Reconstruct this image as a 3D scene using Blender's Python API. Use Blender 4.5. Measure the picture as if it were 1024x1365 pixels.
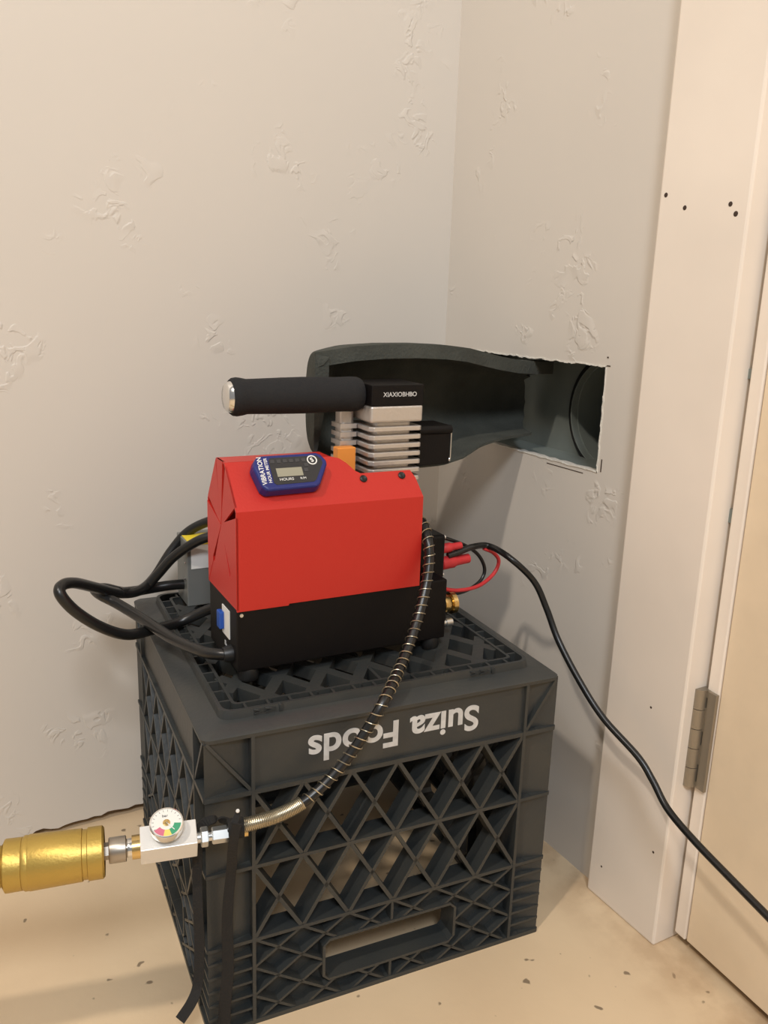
import bpy, bmesh, math, random
from mathutils import Vector, Matrix
random.seed(4)
PI = math.pi
for o in list(bpy.data.objects):
    bpy.data.objects.remove(o)
scene = bpy.context.scene
COL = scene.collection

# ------------------------------------------------------------------ camera
FPX = 1143.11
PITCH, ROLL, YAW = 0.24996, 0.03321, 0.51618
CAM = Vector((-0.61112, -0.93339, 0.61766))
_fw = Vector((math.sin(YAW) * math.cos(PITCH), math.cos(YAW) * math.cos(PITCH), -math.sin(PITCH)))
_r0 = Vector((math.cos(YAW), -math.sin(YAW), 0))
_u0 = _r0.cross(_fw)
CR = math.cos(ROLL) * _r0 + math.sin(ROLL) * _u0
CU = -math.sin(ROLL) * _r0 + math.cos(ROLL) * _u0
cam_data = bpy.data.cameras.new('camera')
cam = bpy.data.objects.new('camera', cam_data)
COL.objects.link(cam)
m3 = Matrix((CR, CU, -_fw)).transposed()
cam.matrix_world = Matrix.Translation(CAM) @ m3.to_4x4()
cam_data.sensor_fit = 'AUTO'
cam_data.sensor_width = 36.0
cam_data.lens = FPX / 1365.0 * 36.0
cam_data.clip_start = 0.01
scene.camera = cam

# ------------------------------------------------------------------ light
world = bpy.data.worlds.new('world')
scene.world = world
world.use_nodes = True
bg = world.node_tree.nodes['Background']
bg.inputs[0].default_value = (1.0, 0.96, 0.92, 1)
bg.inputs[1].default_value = 0.26


def lamp(name, kind, loc, target, energy, color, size):
    d = bpy.data.lights.new(name, kind)
    d.energy = energy
    d.color = color
    if kind == 'AREA':
        d.shape = 'DISK'
        d.size = size
    else:
        d.shadow_soft_size = size
    o = bpy.data.objects.new(name, d)
    COL.objects.link(o)
    o.location = loc
    o.rotation_euler = (Vector(target) - Vector(loc)).to_track_quat('-Z', 'Y').to_euler()
    return o


lamp('ceiling_lamp_left_offscreen', 'POINT', (-1.60, -1.04, 2.36), (0, 0, 0), 80, (1.0, 0.89, 0.77), 0.055)
lamp('ceiling_lamp_behind_offscreen', 'AREA', (-1.12, -2.25, 2.36), (-0.1, -0.3, 0.4), 36, (0.89, 0.94, 1.0), 0.55)

scene.view_settings.view_transform = 'Standard'
scene.view_settings.look = 'None'
scene.view_settings.gamma = 1.0
scene.view_settings.use_curve_mapping = False
scene.view_settings.exposure = 0.18


# ------------------------------------------------------------------ pixel helpers (1024 x 1365 frame)
def ray(x, y):
    return (_fw + CR * ((x - 512) / FPX) - CU * ((y - 682.5) / FPX)).normalized()


def on_plane(x, y, P0, n):
    v = ray(x, y)
    return CAM + v * ((Vector(P0) - CAM).dot(n) / v.dot(n))


def at_z(x, y, z):
    return on_plane(x, y, (0, 0, z), Vector((0, 0, 1)))


def at_x(x, y, v):
    return on_plane(x, y, (v, 0, 0), Vector((1, 0, 0)))


def at_y(x, y, v):
    return on_plane(x, y, (0, v, 0), Vector((0, 1, 0)))


# frames of the crate and of the compressor
CW = 0.333
CRATE0 = Vector((-0.4349, -0.3518, 0))
CYAW = -0.0803
DEV0 = Vector((-0.3826, -0.2868, 0))
DYAW = -0.04
M_CRATE = Matrix.Translation(CRATE0) @ Matrix.Rotation(CYAW, 4, 'Z')
M_DEV = Matrix.Translation(DEV0) @ Matrix.Rotation(DYAW, 4, 'Z')


def at_dev(x, y, off):      # vertical plane parallel to the compressor's front, off metres behind it
    n = Vector((-math.sin(DYAW), math.cos(DYAW), 0))
    return on_plane(x, y, DEV0 + n * off, n)


def at_crate(x, y, off):    # vertical plane parallel to the crate's lettered side
    n = Vector((-math.sin(CYAW), math.cos(CYAW), 0))
    return on_plane(x, y, CRATE0 + n * off, n)


# ------------------------------------------------------------------ materials
def sock(node, *names):
    for n in names:
        if n in node.inputs:
            return node.inputs[n]


def mat(name, color, rough=0.5, metal=0.0, spec=0.5, bump=0.0, bscale=60.0, var=0.0, vscale=8.0, var_color=None, detail=4.0):
    m = bpy.data.materials.new(name)
    m.use_nodes = True
    nt = m.node_tree
    b = nt.nodes['Principled BSDF']
    c = (*color, 1)
    b.inputs['Base Color'].default_value = c
    b.inputs['Roughness'].default_value = rough
    b.inputs['Metallic'].default_value = metal
    s = sock(b, 'Specular IOR Level', 'Specular')
    if s:
        s.default_value = spec
    if bump or var:
        tc = nt.nodes.new('ShaderNodeTexCoord')
    if var:
        n = nt.nodes.new('ShaderNodeTexNoise')
        n.inputs['Scale'].default_value = vscale
        n.inputs['Detail'].default_value = detail
        nt.links.new(tc.outputs['Object'], n.inputs['Vector'])
        r = nt.nodes.new('ShaderNodeValToRGB')
        v2 = var_color or tuple(x * (1 - var) for x in color)
        r.color_ramp.elements[0].position = 0.35
        r.color_ramp.elements[1].position = 0.68
        r.color_ramp.elements[0].color = c
        r.color_ramp.elements[1].color = (*v2, 1)
        nt.links.new(n.outputs['Fac'], r.inputs['Fac'])
        nt.links.new(r.outputs['Color'], b.inputs['Base Color'])
    if bump:
        n = nt.nodes.new('ShaderNodeTexNoise')
        n.inputs['Scale'].default_value = bscale
        n.inputs['Detail'].default_value = 5
        nt.links.new(tc.outputs['Object'], n.inputs['Vector'])
        bp = nt.nodes.new('ShaderNodeBump')
        bp.inputs['Strength'].default_value = bump
        bp.inputs['Distance'].default_value = 0.002
        nt.links.new(n.outputs['Fac'], bp.inputs['Height'])
        nt.links.new(bp.outputs['Normal'], b.inputs['Normal'])
    return m


def plaster(name, color, sx=1.0):
    """cream painted drywall with sparse hand-trowelled ridges"""
    m = bpy.data.materials.new(name)
    m.use_nodes = True
    nt = m.node_tree
    L = nt.links.new
    b = nt.nodes['Principled BSDF']
    b.inputs['Roughness'].default_value = 0.48
    s = sock(b, 'Specular IOR Level', 'Specular')
    s.default_value = 0.3
    tc = nt.nodes.new('ShaderNodeTexCoord')

    def noise(scale, detail, dist=0.0, off=0.0):
        mp = nt.nodes.new('ShaderNodeMapping')
        mp.inputs['Location'].default_value = (off, off * 0.7, off * 1.3)
        L(tc.outputs['Object'], mp.inputs['Vector'])
        n = nt.nodes.new('ShaderNodeTexNoise')
        n.inputs['Scale'].default_value = scale
        n.inputs['Detail'].default_value = detail
        n.inputs['Distortion'].default_value = dist
        L(mp.outputs['Vector'], n.inputs['Vector'])
        return n.outputs['Fac']

    def ramp(f, a, c):
        r = nt.nodes.new('ShaderNodeMapRange')
        r.interpolation_type = 'SMOOTHSTEP'
        r.inputs['From Min'].default_value = a
        r.inputs['From Max'].default_value = c
        L(f, r.inputs['Value'])
        return r.outputs['Result']

    def math_(op, a, c):
        n = nt.nodes.new('ShaderNodeMath')
        n.operation = op
        for i, v in enumerate((a, c)):
            if isinstance(v, (int, float)):
                n.inputs[i].default_value = v
            else:
                L(v, n.inputs[i])
        return n.outputs[0]
    patch = ramp(noise(15.0, 2.0, 0.3, 3.1), 0.60, 0.72)          # where the knife left marks
    ridge = ramp(noise(55.0, 2.5, 0.9, 9.4), 0.50, 0.58)          # their ragged plateaus
    fine = noise(240.0, 3.0)
    wave = noise(7.0, 1.0, 0.0, 5.0)
    h = math_('ADD', math_('MULTIPLY', math_('MULTIPLY', patch, ridge), 1.0), math_('MULTIPLY', fine, 0.05))
    h = math_('ADD', h, math_('MULTIPLY', wave, 1.0))
    bp = nt.nodes.new('ShaderNodeBump')
    bp.inputs['Strength'].default_value = 0.38
    bp.inputs['Distance'].default_value = 0.0020
    L(h, bp.inputs['Height'])
    L(bp.outputs['Normal'], b.inputs['Normal'])
    r = nt.nodes.new('ShaderNodeValToRGB')
    r.color_ramp.elements[0].color = (*color, 1)
    r.color_ramp.elements[1].color = (*(x * 0.93 for x in color), 1)
    L(noise(3.0, 3.0, 0.0, 1.0), r.inputs['Fac'])
    L(r.outputs['Color'], b.inputs['Base Color'])
    return m


def floor_material():
    m = bpy.data.materials.new('painted_concrete')
    m.use_nodes = True
    nt = m.node_tree
    L = nt.links.new
    b = nt.nodes['Principled BSDF']
    b.inputs['Roughness'].default_value = 0.42
    tc = nt.nodes.new('ShaderNodeTexCoord')
    n1 = nt.nodes.new('ShaderNodeTexNoise')
    n1.inputs['Scale'].default_value = 6
    n1.inputs['Detail'].default_value = 6
    L(tc.outputs['Object'], n1.inputs['Vector'])
    r1 = nt.nodes.new('ShaderNodeValToRGB')
    r1.color_ramp.elements[0].position = 0.35
    r1.color_ramp.elements[1].position = 0.75
    r1.color_ramp.elements[0].color = (0.74, 0.57, 0.37, 1)
    r1.color_ramp.elements[1].color = (0.66, 0.49, 0.31, 1)
    L(n1.outputs['Fac'], r1.inputs['Fac'])
    # small chips and specks
    n2 = nt.nodes.new('ShaderNodeTexNoise')
    n2.inputs['Scale'].default_value = 55
    n2.inputs['Detail'].default_value = 2
    L(tc.outputs['Object'], n2.inputs['Vector'])
    r2 = nt.nodes.new('ShaderNodeValToRGB')
    r2.color_ramp.elements[0].position = 0.70
    r2.color_ramp.elements[1].position = 0.73
    r2.color_ramp.elements[0].color = (0, 0, 0, 1)
    r2.color_ramp.elements[1].color = (1, 1, 1, 1)
    L(n2.outputs['Fac'], r2.inputs['Fac'])
    mx = nt.nodes.new('ShaderNodeMix')
    mx.data_type = 'RGBA'
    L(r2.outputs['Color'], mx.inputs[0])
    L(r1.outputs['Color'], mx.inputs[6])
    mx.inputs[7].default_value = (0.26, 0.19, 0.12, 1)
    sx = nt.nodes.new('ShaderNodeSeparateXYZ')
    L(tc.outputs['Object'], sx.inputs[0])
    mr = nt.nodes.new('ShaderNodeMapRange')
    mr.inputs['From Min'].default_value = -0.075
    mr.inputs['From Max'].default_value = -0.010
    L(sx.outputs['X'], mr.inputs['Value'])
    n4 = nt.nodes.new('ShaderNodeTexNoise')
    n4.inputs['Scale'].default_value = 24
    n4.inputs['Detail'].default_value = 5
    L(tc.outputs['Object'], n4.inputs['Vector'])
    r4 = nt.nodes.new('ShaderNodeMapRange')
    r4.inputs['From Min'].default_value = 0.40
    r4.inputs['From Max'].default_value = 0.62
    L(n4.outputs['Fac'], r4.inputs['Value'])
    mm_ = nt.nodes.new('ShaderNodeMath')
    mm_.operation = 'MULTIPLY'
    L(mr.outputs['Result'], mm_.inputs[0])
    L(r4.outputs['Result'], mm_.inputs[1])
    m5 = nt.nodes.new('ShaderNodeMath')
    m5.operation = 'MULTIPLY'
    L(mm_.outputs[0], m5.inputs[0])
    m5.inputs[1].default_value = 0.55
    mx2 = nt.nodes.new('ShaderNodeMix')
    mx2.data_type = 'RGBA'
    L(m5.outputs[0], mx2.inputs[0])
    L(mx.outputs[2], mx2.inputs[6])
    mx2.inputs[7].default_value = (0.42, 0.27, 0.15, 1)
    L(mx2.outputs[2], b.inputs['Base Color'])
    n3 = nt.nodes.new('ShaderNodeTexNoise')
    n3.inputs['Scale'].default_value = 90
    n3.inputs['Detail'].default_value = 4
    L(tc.outputs['Object'], n3.inputs['Vector'])
    bp = nt.nodes.new('ShaderNodeBump')
    bp.inputs['Strength'].default_value = 0.12
    bp.inputs['Distance'].default_value = 0.002
    L(n3.outputs['Fac'], bp.inputs['Height'])
    L(bp.outputs['Normal'], b.inputs['Normal'])
    return m


MT = {
    'wall': plaster('cream_plaster', (0.665, 0.615, 0.550)),
    'wall_r': plaster('cream_plaster_side', (0.665, 0.615, 0.550)),
    'floor': floor_material(),
    'paint': mat('white_gloss_paint', (0.86, 0.77, 0.67), 0.35, bump=0.12, bscale=30, var=0.10, vscale=5),
    'door': mat('cream_door_paint', (0.82, 0.67, 0.48), 0.4, bump=0.1, bscale=120, var=0.05, vscale=30),
    'gypsum': mat('gypsum_edge', (0.72, 0.69, 0.62), 0.9, bump=0.6, bscale=300),
    'gap': mat('raw_sill_wood', (0.30, 0.21, 0.13), 0.9, bump=0.5, bscale=80),
    'hinge': mat('brushed_nickel', (0.34, 0.30, 0.24), 0.42, metal=0.75, bump=0.1, bscale=200),
    'crate': mat('grey_crate_plastic', (0.031, 0.035, 0.036), 0.42, bump=0.15, bscale=200, var=0.3, vscale=18, var_color=(0.043, 0.044, 0.040)),
    'print': mat('white_ink', (0.62, 0.62, 0.61), 0.6, var=0.2, vscale=120),
    'black_metal': mat('black_powder_coat', (0.005, 0.004, 0.004), 0.5, bump=0.08, bscale=500, spec=0.2),
    'red': mat('red_powder_coat', (0.50, 0.019, 0.012), 0.42, bump=0.08, bscale=500),
    'rubber': mat('black_rubber', (0.010, 0.010, 0.010), 0.42),
    'cable': mat('black_cable_jacket', (0.009, 0.009, 0.009), 0.32),
    'grip': mat('black_foam_grip', (0.018, 0.018, 0.019), 0.85, bump=0.3, bscale=500, spec=0.25),
    'foam': mat('charcoal_foam', (0.072, 0.076, 0.066), 0.95, bump=0.5, bscale=350, var=0.25, vscale=30, spec=0.2),
    'alu': mat('cast_aluminium', (0.62, 0.58, 0.54), 0.45, metal=0.75, bump=0.25, bscale=250),
    'chrome': mat('chrome', (0.75, 0.75, 0.74), 0.16, metal=1.0),
    'steel': mat('bright_steel', (0.66, 0.67, 0.66), 0.3, metal=0.9),
    'dull': mat('dull_nickel', (0.40, 0.36, 0.31), 0.35, metal=0.9),
    'white_block': mat('clear_anodised_block', (0.82, 0.81, 0.78), 0.38, metal=0.35, bump=0.1, bscale=400),
    'gold': mat('gold_anodised', (0.50, 0.345, 0.085), 0.42, metal=0.7, bump=0.12, bscale=400),
    'brass': mat('brass', (0.72, 0.52, 0.22), 0.25, metal=1.0),
    'spring': mat('spring_wire', (0.50, 0.44, 0.32), 0.32, metal=0.9),
    'orange': mat('orange_plastic', (0.85, 0.30, 0.05), 0.5),
    'blue': mat('blue_plastic', (0.009, 0.018, 0.15), 0.38),
    'bluesw': mat('blue_switch', (0.010, 0.07, 0.36), 0.4),
    'lcd': mat('grey_lcd', (0.30, 0.29, 0.22), 0.25),
    'face': mat('dark_face_panel', (0.020, 0.021, 0.024), 0.4),
    'face2': mat('face_panel_tiles', (0.045, 0.046, 0.05), 0.4),
    'white': mat('white_plastic', (0.78, 0.78, 0.75), 0.5),
    'dialw': mat('dial_white', (0.80, 0.79, 0.74), 0.5),
    'dgreen': mat('dial_green', (0.05, 0.33, 0.17), 0.5),
    'dyellow': mat('dial_yellow', (0.80, 0.66, 0.16), 0.5),
    'dred': mat('dial_red', (0.62, 0.16, 0.24), 0.5),
    'yellow': mat('yellow_sticker', (0.85, 0.65, 0.04), 0.5),
    'greybox': mat('grey_metal_case', (0.24, 0.25, 0.24), 0.4, metal=0.4),
    'redrub': mat('red_rubber', (0.55, 0.03, 0.035), 0.45),
    'duct': mat('grey_duct_sheet', (0.24, 0.27, 0.25), 0.5, metal=0.2, var=0.2, vscale=14),
    'strap': mat('black_hook_tape', (0.010, 0.009, 0.008), 0.85, bump=0.3, bscale=400),
    'pit_shade': mat('painted_pit_shade', (0.05, 0.03, 0.02), 0.9),  # dark colour stands in for the shade inside small holes and cuts
}


# ------------------------------------------------------------------ mesh builder
class MB:
    def __init__(self):
        self.v = []
        self.f = []

    def add(self, vs, fs, M=None):
        k = len(self.v)
        for v in vs:
            v = Vector(v)
            self.v.append(M @ v if M else v)
        for f in fs:
            self.f.append([i + k for i in f])
        return self

    def box(self, x0, x1, y0, y1, z0, z1, M=None):
        vs = [(x, y, z) for z in (z0, z1) for y in (y0, y1) for x in (x0, x1)]
        fs = [(0, 2, 3, 1), (4, 5, 7, 6), (0, 1, 5, 4), (2, 6, 7, 3), (0, 4, 6, 2), (1, 3, 7, 5)]
        return self.add(vs, fs, M)

    def bar(self, a, b, w, y0, y1, M=None):
        """bar in the x-z plane from a to b, w wide, y0..y1 deep"""
        a = Vector(a)
        b = Vector(b)
        d = (b - a).normalized()
        n = Vector((-d.y, d.x)) * (w / 2)
        q = [a - n, b - n, b + n, a + n]
        return self.prism([(p.x, p.y) for p in q], y0, y1, M)

    def prism(self, poly, y0, y1, M=None):
        """polygon in x-z extruded along y"""
        n = len(poly)
        vs = [(x, y0, z) for x, z in poly] + [(x, y1, z) for x, z in poly]
        fs = [list(range(n)), list(range(2 * n - 1, n - 1, -1))]
        fs += [(i, i + n, (i + 1) % n + n, (i + 1) % n) for i in range(n)]
        return self.add(vs, fs, M)

    def lathe(self, prof, M=None, n=32, flat=None):
        """profile [(r, h)] turned about the local z axis; ends are closed"""
        vs = []
        fs = []
        for r, h in prof:
            for i in range(n):
                a = 2 * PI * (i + 0.5) / n
                vs.append((r * math.cos(a), r * math.sin(a), h))
        for j in range(len(prof) - 1):
            for i in range(n):
                i2 = (i + 1) % n
                fs.append((j * n + i, j * n + i2, (j + 1) * n + i2, (j + 1) * n + i))
        fs.append(list(range(n - 1, -1, -1)))
        fs.append([(len(prof) - 1) * n + i for i in range(n)])
        return self.add(vs, fs, M)

    def tube(self, pts, r, n=10, M=None, sx=1.0, sy=1.0, up=None):
        pts = [Vector(p) for p in pts]
        vs = []
        fs = []
        fr = frames(pts, up)
        for i, p in enumerate(pts):
            rr = r[i] if isinstance(r, (list, tuple)) else r
            t, a, b = fr[i]
            for k in range(n):
                q = 2 * PI * k / n
                vs.append(p + a * (rr * sx * math.cos(q)) + b * (rr * sy * math.sin(q)))
        for j in range(len(pts) - 1):
            for k in range(n):
                k2 = (k + 1) % n
                fs.append((j * n + k, j * n + k2, (j + 1) * n + k2, (j + 1) * n + k))
        fs.append(list(range(n - 1, -1, -1)))
        fs.append([(len(pts) - 1) * n + k for k in range(n)])
        return self.add(vs, fs, M)

    def build(self, name, material, parent=None, smooth=False, bevel=0.0, seg=2, local=None):
        me = bpy.data.meshes.new(name)
        me.from_pydata([tuple(v) for v in self.v], [], self.f)
        bm = bmesh.new()
        bm.from_mesh(me)
        bmesh.ops.recalc_face_normals(bm, faces=bm.faces)
        bm.to_mesh(me)
        bm.free()
        me.materials.append(material)
        if smooth:
            me.shade_smooth()
            me.set_sharp_from_angle(angle=0.7)
        o = bpy.data.objects.new(name, me)
        COL.objects.link(o)
        if parent:
            o.parent = parent
        if bevel:
            md = o.modifiers.new('bevel', 'BEVEL')
            md.width = bevel
            md.segments = seg
            md.limit_method = 'ANGLE'
            md.angle_limit = 0.6
        return o


def frames(pts, up=None):
    out = []
    n = len(pts)
    prev = None
    for i in range(n):
        t = (pts[min(i + 1, n - 1)] - pts[max(i - 1, 0)]).normalized()
        if up is not None:
            a = (Vector(up) - t * t.dot(Vector(up))).normalized()
        elif prev is None:
            a = t.orthogonal().normalized()
        else:
            a = (prev - t * prev.dot(t)).normalized()
        prev = a
        out.append((t, a, t.cross(a)))
    return out


def smooth_path(pts, sub=10):
    pts = [Vector(p) for p in pts]
    out = []
    for i in range(len(pts) - 1):
        p0 = pts[i - 1] if i else pts[0] * 2 - pts[1]
        p1, p2 = pts[i], pts[i + 1]
        p3 = pts[i + 2] if i + 2 < len(pts) else pts[-1] * 2 - pts[-2]
        for k in range(sub):
            t = k / sub
            out.append(0.5 * ((2 * p1) + (p2 - p0) * t + (2 * p0 - 5 * p1 + 4 * p2 - p3) * t * t + (3 * p1 - p0 - 3 * p2 + p3) * t ** 3))
    out.append(pts[-1])
    return out


def resample(pts, step):
    out = [pts[0].copy()]
    acc = 0.0
    for a, b in zip(pts, pts[1:]):
        L = (b - a).length
        while acc + L >= step:
            k = (step - acc) / L
            a = a + (b - a) * k
            out.append(a.copy())
            L = (b - a).length
            acc = 0.0
        acc += L
    return out


def tag(o, label, cat, group=None):
    o['label'] = label
    o['category'] = cat
    if group:
        o['group'] = group
    return o


def struct(o, label=None, cat=None):
    o['kind'] = 'structure'
    if label:
        o['label'] = label
    if cat:
        o['category'] = cat
    return o


def thing(name, label, cat, M=Matrix.Identity(4), group=None):
    o = bpy.data.objects.new(name, None)
    o.empty_display_size = 0.02
    COL.objects.link(o)
    o.matrix_world = M
    return tag(o, label, cat, group)


def text_mesh(name, body, size, material, parent, M, thick=0.0002, bold=0.0, width=1.0, align='CENTER'):
    cu = bpy.data.curves.new(name, 'FONT')
    cu.body = body
    cu.size = size
    cu.align_x = align
    cu.align_y = 'CENTER'
    cu.extrude = thick
    cu.offset = bold
    tmp = bpy.data.objects.new(name, cu)
    COL.objects.link(tmp)
    dg = bpy.context.evaluated_depsgraph_get()
    me = bpy.data.meshes.new_from_object(tmp.evaluated_get(dg))
    bpy.data.objects.remove(tmp)
    bpy.data.curves.remove(cu)
    me.transform(Matrix.Diagonal((width, 1, 1, 1)))
    me.transform(M)
    me.materials.clear()
    me.materials.append(material)
    o = bpy.data.objects.new(name, me)
    COL.objects.link(o)
    o.parent = parent
    return o


def basis(o, x, y, z):
    m = Matrix((x, y, z)).transposed().to_4x4()
    m.translation = o
    return m


# ------------------------------------------------------------------ the room
H_ROOM = 2.8
struct(MB().box(-3.0, 0.6, -3.2, 0.12, -0.05, 0.0).build('floor', MT['floor']),
       'cream painted concrete floor with small dark chips', 'floor')


def sheet_with_hole(outer, inner, t):
    """outer and inner loops (2-D) filled between, extruded by t: returns verts (u, v, w) and faces"""
    bm = bmesh.new()
    loops = []
    for lp in (outer, inner):
        if not lp:
            continue
        vs = [bm.verts.new((a, b, 0)) for a, b in lp]
        es = [bm.edges.new((vs[i], vs[(i + 1) % len(vs)])) for i in range(len(vs))]
        loops.append(es)
    bmesh.ops.triangle_fill(bm, edges=[e for l in loops for e in l], use_beauty=True)
    geo = bmesh.ops.extrude_face_region(bm, geom=list(bm.faces))
    for v in geo['geom']:
        if isinstance(v, bmesh.types.BMVert):
            v.co.z += t
    bmesh.ops.recalc_face_normals(bm, faces=bm.faces)
    bm.verts.index_update()
    vs = [v.co.copy() for v in bm.verts]
    fs = [[v.index for v in f.verts] for f in bm.faces]
    bm.free()
    return vs, fs


# left wall: drywall whose ragged lower edge stops a little above the floor
edge = []
x = -3.0
while x < 0.0:
    if x < -0.75 or x > -0.2:
        z = 0.0006
        step = 0.1
    else:
        k = min(1.0, max(0.0, (x + 0.585) / 0.12))
        z = 0.001 + 0.0095 * k + random.uniform(-0.0014, 0.0014) * (0.3 + k)
        if -0.53 < x < -0.515:
            z += 0.004
        step = 0.008
    edge.append((x, z))
    x += step
outer = edge + [(0.0, 0.001), (0.0, H_ROOM), (-3.0, H_ROOM)]
vs, fs = sheet_with_hole(outer, None, 0.0125)
mb = MB().add([(v.x, v.z, v.y) for v in vs], fs)
wl = struct(mb.build('wall_left', MT['wall']), 'cream hand-trowelled plaster wall behind the crate, ragged at its foot', 'wall')
mb = MB().box(-3.0, 0.0, 0.0135, 0.05, 0.0, H_ROOM)
struct(mb.build('trim_1', MT['gap']), 'raw timber sill showing in the gap under the left wall', 'trim')

# right wall with the hole sawn through the drywall
HY0, HY1, HZ0, HZ1 = -0.2935, -0.060, 0.4472, 0.5548
loop = []


def jag(a, b, n, amp):
    for i in range(n):
        k = i / n
        q = Vector(a).lerp(Vector(b), k)
        if i:
            q += Vector((random.uniform(-amp, amp), random.uniform(-amp, amp)))
        loop.append((q.x, q.y))


jag((HY1, HZ0), (HY1, HZ1), 6, 0.0008)
jag((HY1, HZ1), (HY0, HZ1), 40, 0.0007)
jag((HY0, HZ1), (HY0 - 0.0005, HZ0), 18, 0.0006)
jag((HY0 - 0.0005, HZ0), (HY1, HZ0), 26, 0.0006)
vs, fs = sheet_with_hole([(0.0, 0.0), (-0.40, 0.0), (-0.40, H_ROOM), (0.0, H_ROOM)], loop, 0.0125)
wr = struct(MB().add([(v.z, v.x, v.y) for v in vs], fs).build('wall_right', MT['wall_r']),
            'cream plaster wall with a rectangular hole sawn through it', 'wall')
# torn paper lip along the cut
mb = MB()
n = len(loop)
for i in range(n):
    a = Vector(loop[i])
    b = Vector(loop[(i + 1) % n])
    w = 0.0009 + 0.0009 * random.random()
    mb.box(-0.0006, 0.0015, 0, 1, 0, 1, Matrix.Identity(4)) if False else None
    d = (b - a)
    if d.length < 1e-5:
        continue
    nrm = Vector((-d.y, d.x)).normalized() * w
    q = [a, b, b + nrm, a + nrm]
    mb.add([(-0.0007, p.x, p.y) for p in q] + [(0.001, p.x, p.y) for p in q],
           [(0, 1, 2, 3), (7, 6, 5, 4), (0, 4, 5, 1), (1, 5, 6, 2), (2, 6, 7, 3), (3, 7, 4, 0)])
mb.build('torn_paper_edge', MT['gypsum'], wr)
# saw overcuts beside the lower and upper corner
mb = MB()
mb.box(-0.0004, 0.002, -0.2992, -0.2980, 0.449, 0.462)
mb.box(-0.0004, 0.002, -0.298, -0.293, 0.5545, 0.5556)
mb.box(-0.0004, 0.002, -0.2945, -0.2925, 0.5625, 0.5640)
mb.box(-0.0004, 0.002, -0.273, -0.215, 0.4425, 0.4432)
mb.build('saw_cut', MT['pit_shade'], wr)  # dark inlays, the shade of the cuts put into the colour
# beyond the door the same wall goes on
struct(MB().box(0.0, 0.0125, -3.2, -1.36, 0, H_ROOM).build('wall_side', MT['wall_r']),
       'cream plaster wall on the far side of the door', 'wall')
struct(MB().box(0.0, 0.0125, -1.37, -0.40, 2.06, H_ROOM).build('wall_above_door', MT['wall_r']),
       'cream plaster strip above the door', 'wall')

# inside the hole: grey sheet lining with a round duct collar
duct = thing('vent_duct', 'grey sheet-metal vent box with a round collar inside the hole in the wall', 'duct',
             Matrix.Translation((0.0, -0.19, 0.44)))
DM = Matrix.Translation((0.0, 0.19, -0.44))
mb = MB()
XB = 0.062
nseg = 48
cy, cz, cr = -0.2455, 0.497, 0.060
circ = [(cy + cr * math.cos(2 * PI * i / nseg), cz + cr * math.sin(2 * PI * i / nseg)) for i in range(nseg)]
vs, fs = sheet_with_hole([(-0.47, 0.425), (0.01, 0.425), (0.01, 0.60), (-0.47, 0.60)], circ, 0.002)
mb.add([(XB + v.z, v.x, v.y) for v in vs], fs, DM)
mb.build('back_sheet', MT['duct'], duct)
mb = MB().box(0.0130, XB + 0.003, -0.47, 0.01, 0.432, 0.4445, DM)
mb.build('bottom_sheet', MT['duct'], duct)
mb = MB().box(0.0130, XB + 0.003, -0.47, 0.01, 0.5575, 0.566, DM)
mb.build('top_sheet', MT['duct'], duct)
mb = MB()
MR = DM @ Matrix.Translation((XB, cy, cz)) @ Matrix.Rotation(PI / 2, 4, 'Y')


def ring(mb, r0, r1, h0, h1, M, n=48):
    vs = []
    for r, h in ((r0, h0), (r1, h0), (r1, h1), (r0, h1)):
        for i in range(n):
            a = 2 * PI * i / n
            vs.append((r * math.cos(a), r * math.sin(a), h))
    fs = []
    for j in range(4):
        for i in range(n):
            fs.append((j * n + i, j * n + (i + 1) % n, ((j + 1) % 4) * n + (i + 1) % n, ((j + 1) % 4) * n + i))
    return mb.add(vs, fs, M)


ring(mb, 0.0600, 0.0668, -0.005, 0.0, MR)
mb.build('gasket', MT['rubber'], duct, smooth=True)
mb = MB()
ring(mb, 0.0588, 0.0602, -0.008, 0.004, MR)
mb.build('collar', MT['duct'], duct, smooth=True)
mb = MB()
ring(mb, 0.0576, 0.0597, 0.0005, 0.45, MR)
mb.build('inner_tube', MT['duct'], duct, smooth=True)
mb = MB().lathe([(0.0578, 0.445), (0.0578, 0.450)], MR)
mb.build('damper_plate', MT['duct'], duct)
MB().box(0.0130, 0.23, 0.012, 0.03, 0.42, 0.61, DM).build('end_sheet', MT['duct'], duct)
MB().box(0.0130, XB, -0.48, -0.468, 0.42, 0.61, DM).build('end_sheet', MT['duct'], duct)

# door casing: a thick white board standing proud of the wall
PX0 = -0.0127
post = struct(MB().box(PX0, 0.030, -0.4470, -0.3511, 0.0, 2.10).build('trim_2', MT['paint'], bevel=0.0022),
              'thick white painted door post with small nail holes', 'trim')
for (hx, hy, r) in ((888, 260, .0022), (913, 277, .0022), (974, 272, .0022), (981, 285, .0024), (868, 943, .0013), (871, 1136, .0014), (802, 1155, .0012)):
    q = at_x(hx, hy, PX0)
    mb = MB().lathe([(r, 0.0), (r * 0.9, 0.0004), (r * 0.3, 0.0006)],
                    Matrix.Translation((PX0 + 0.0002, q.y, q.z)) @ Matrix.Rotation(-PI / 2, 4, 'Y'), n=10)
    mb.build('nail_hole', MT['pit_shade'], post)  # flat dark disc, the hole's inner shade given as colour
struct(MB().box(-0.0127, 0.03, -1.376, -1.276, 0, 2.10).build('trim_3', MT['paint'], bevel=0.0022),
       'white painted door post on the latch side', 'trim')
struct(MB().box(-0.0127, 0.03, -1.376, -0.3511, 2.10, 2.19).build('trim_4', MT['paint'], bevel=0.0022),
       'white painted head casing above the door', 'trim')
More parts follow.
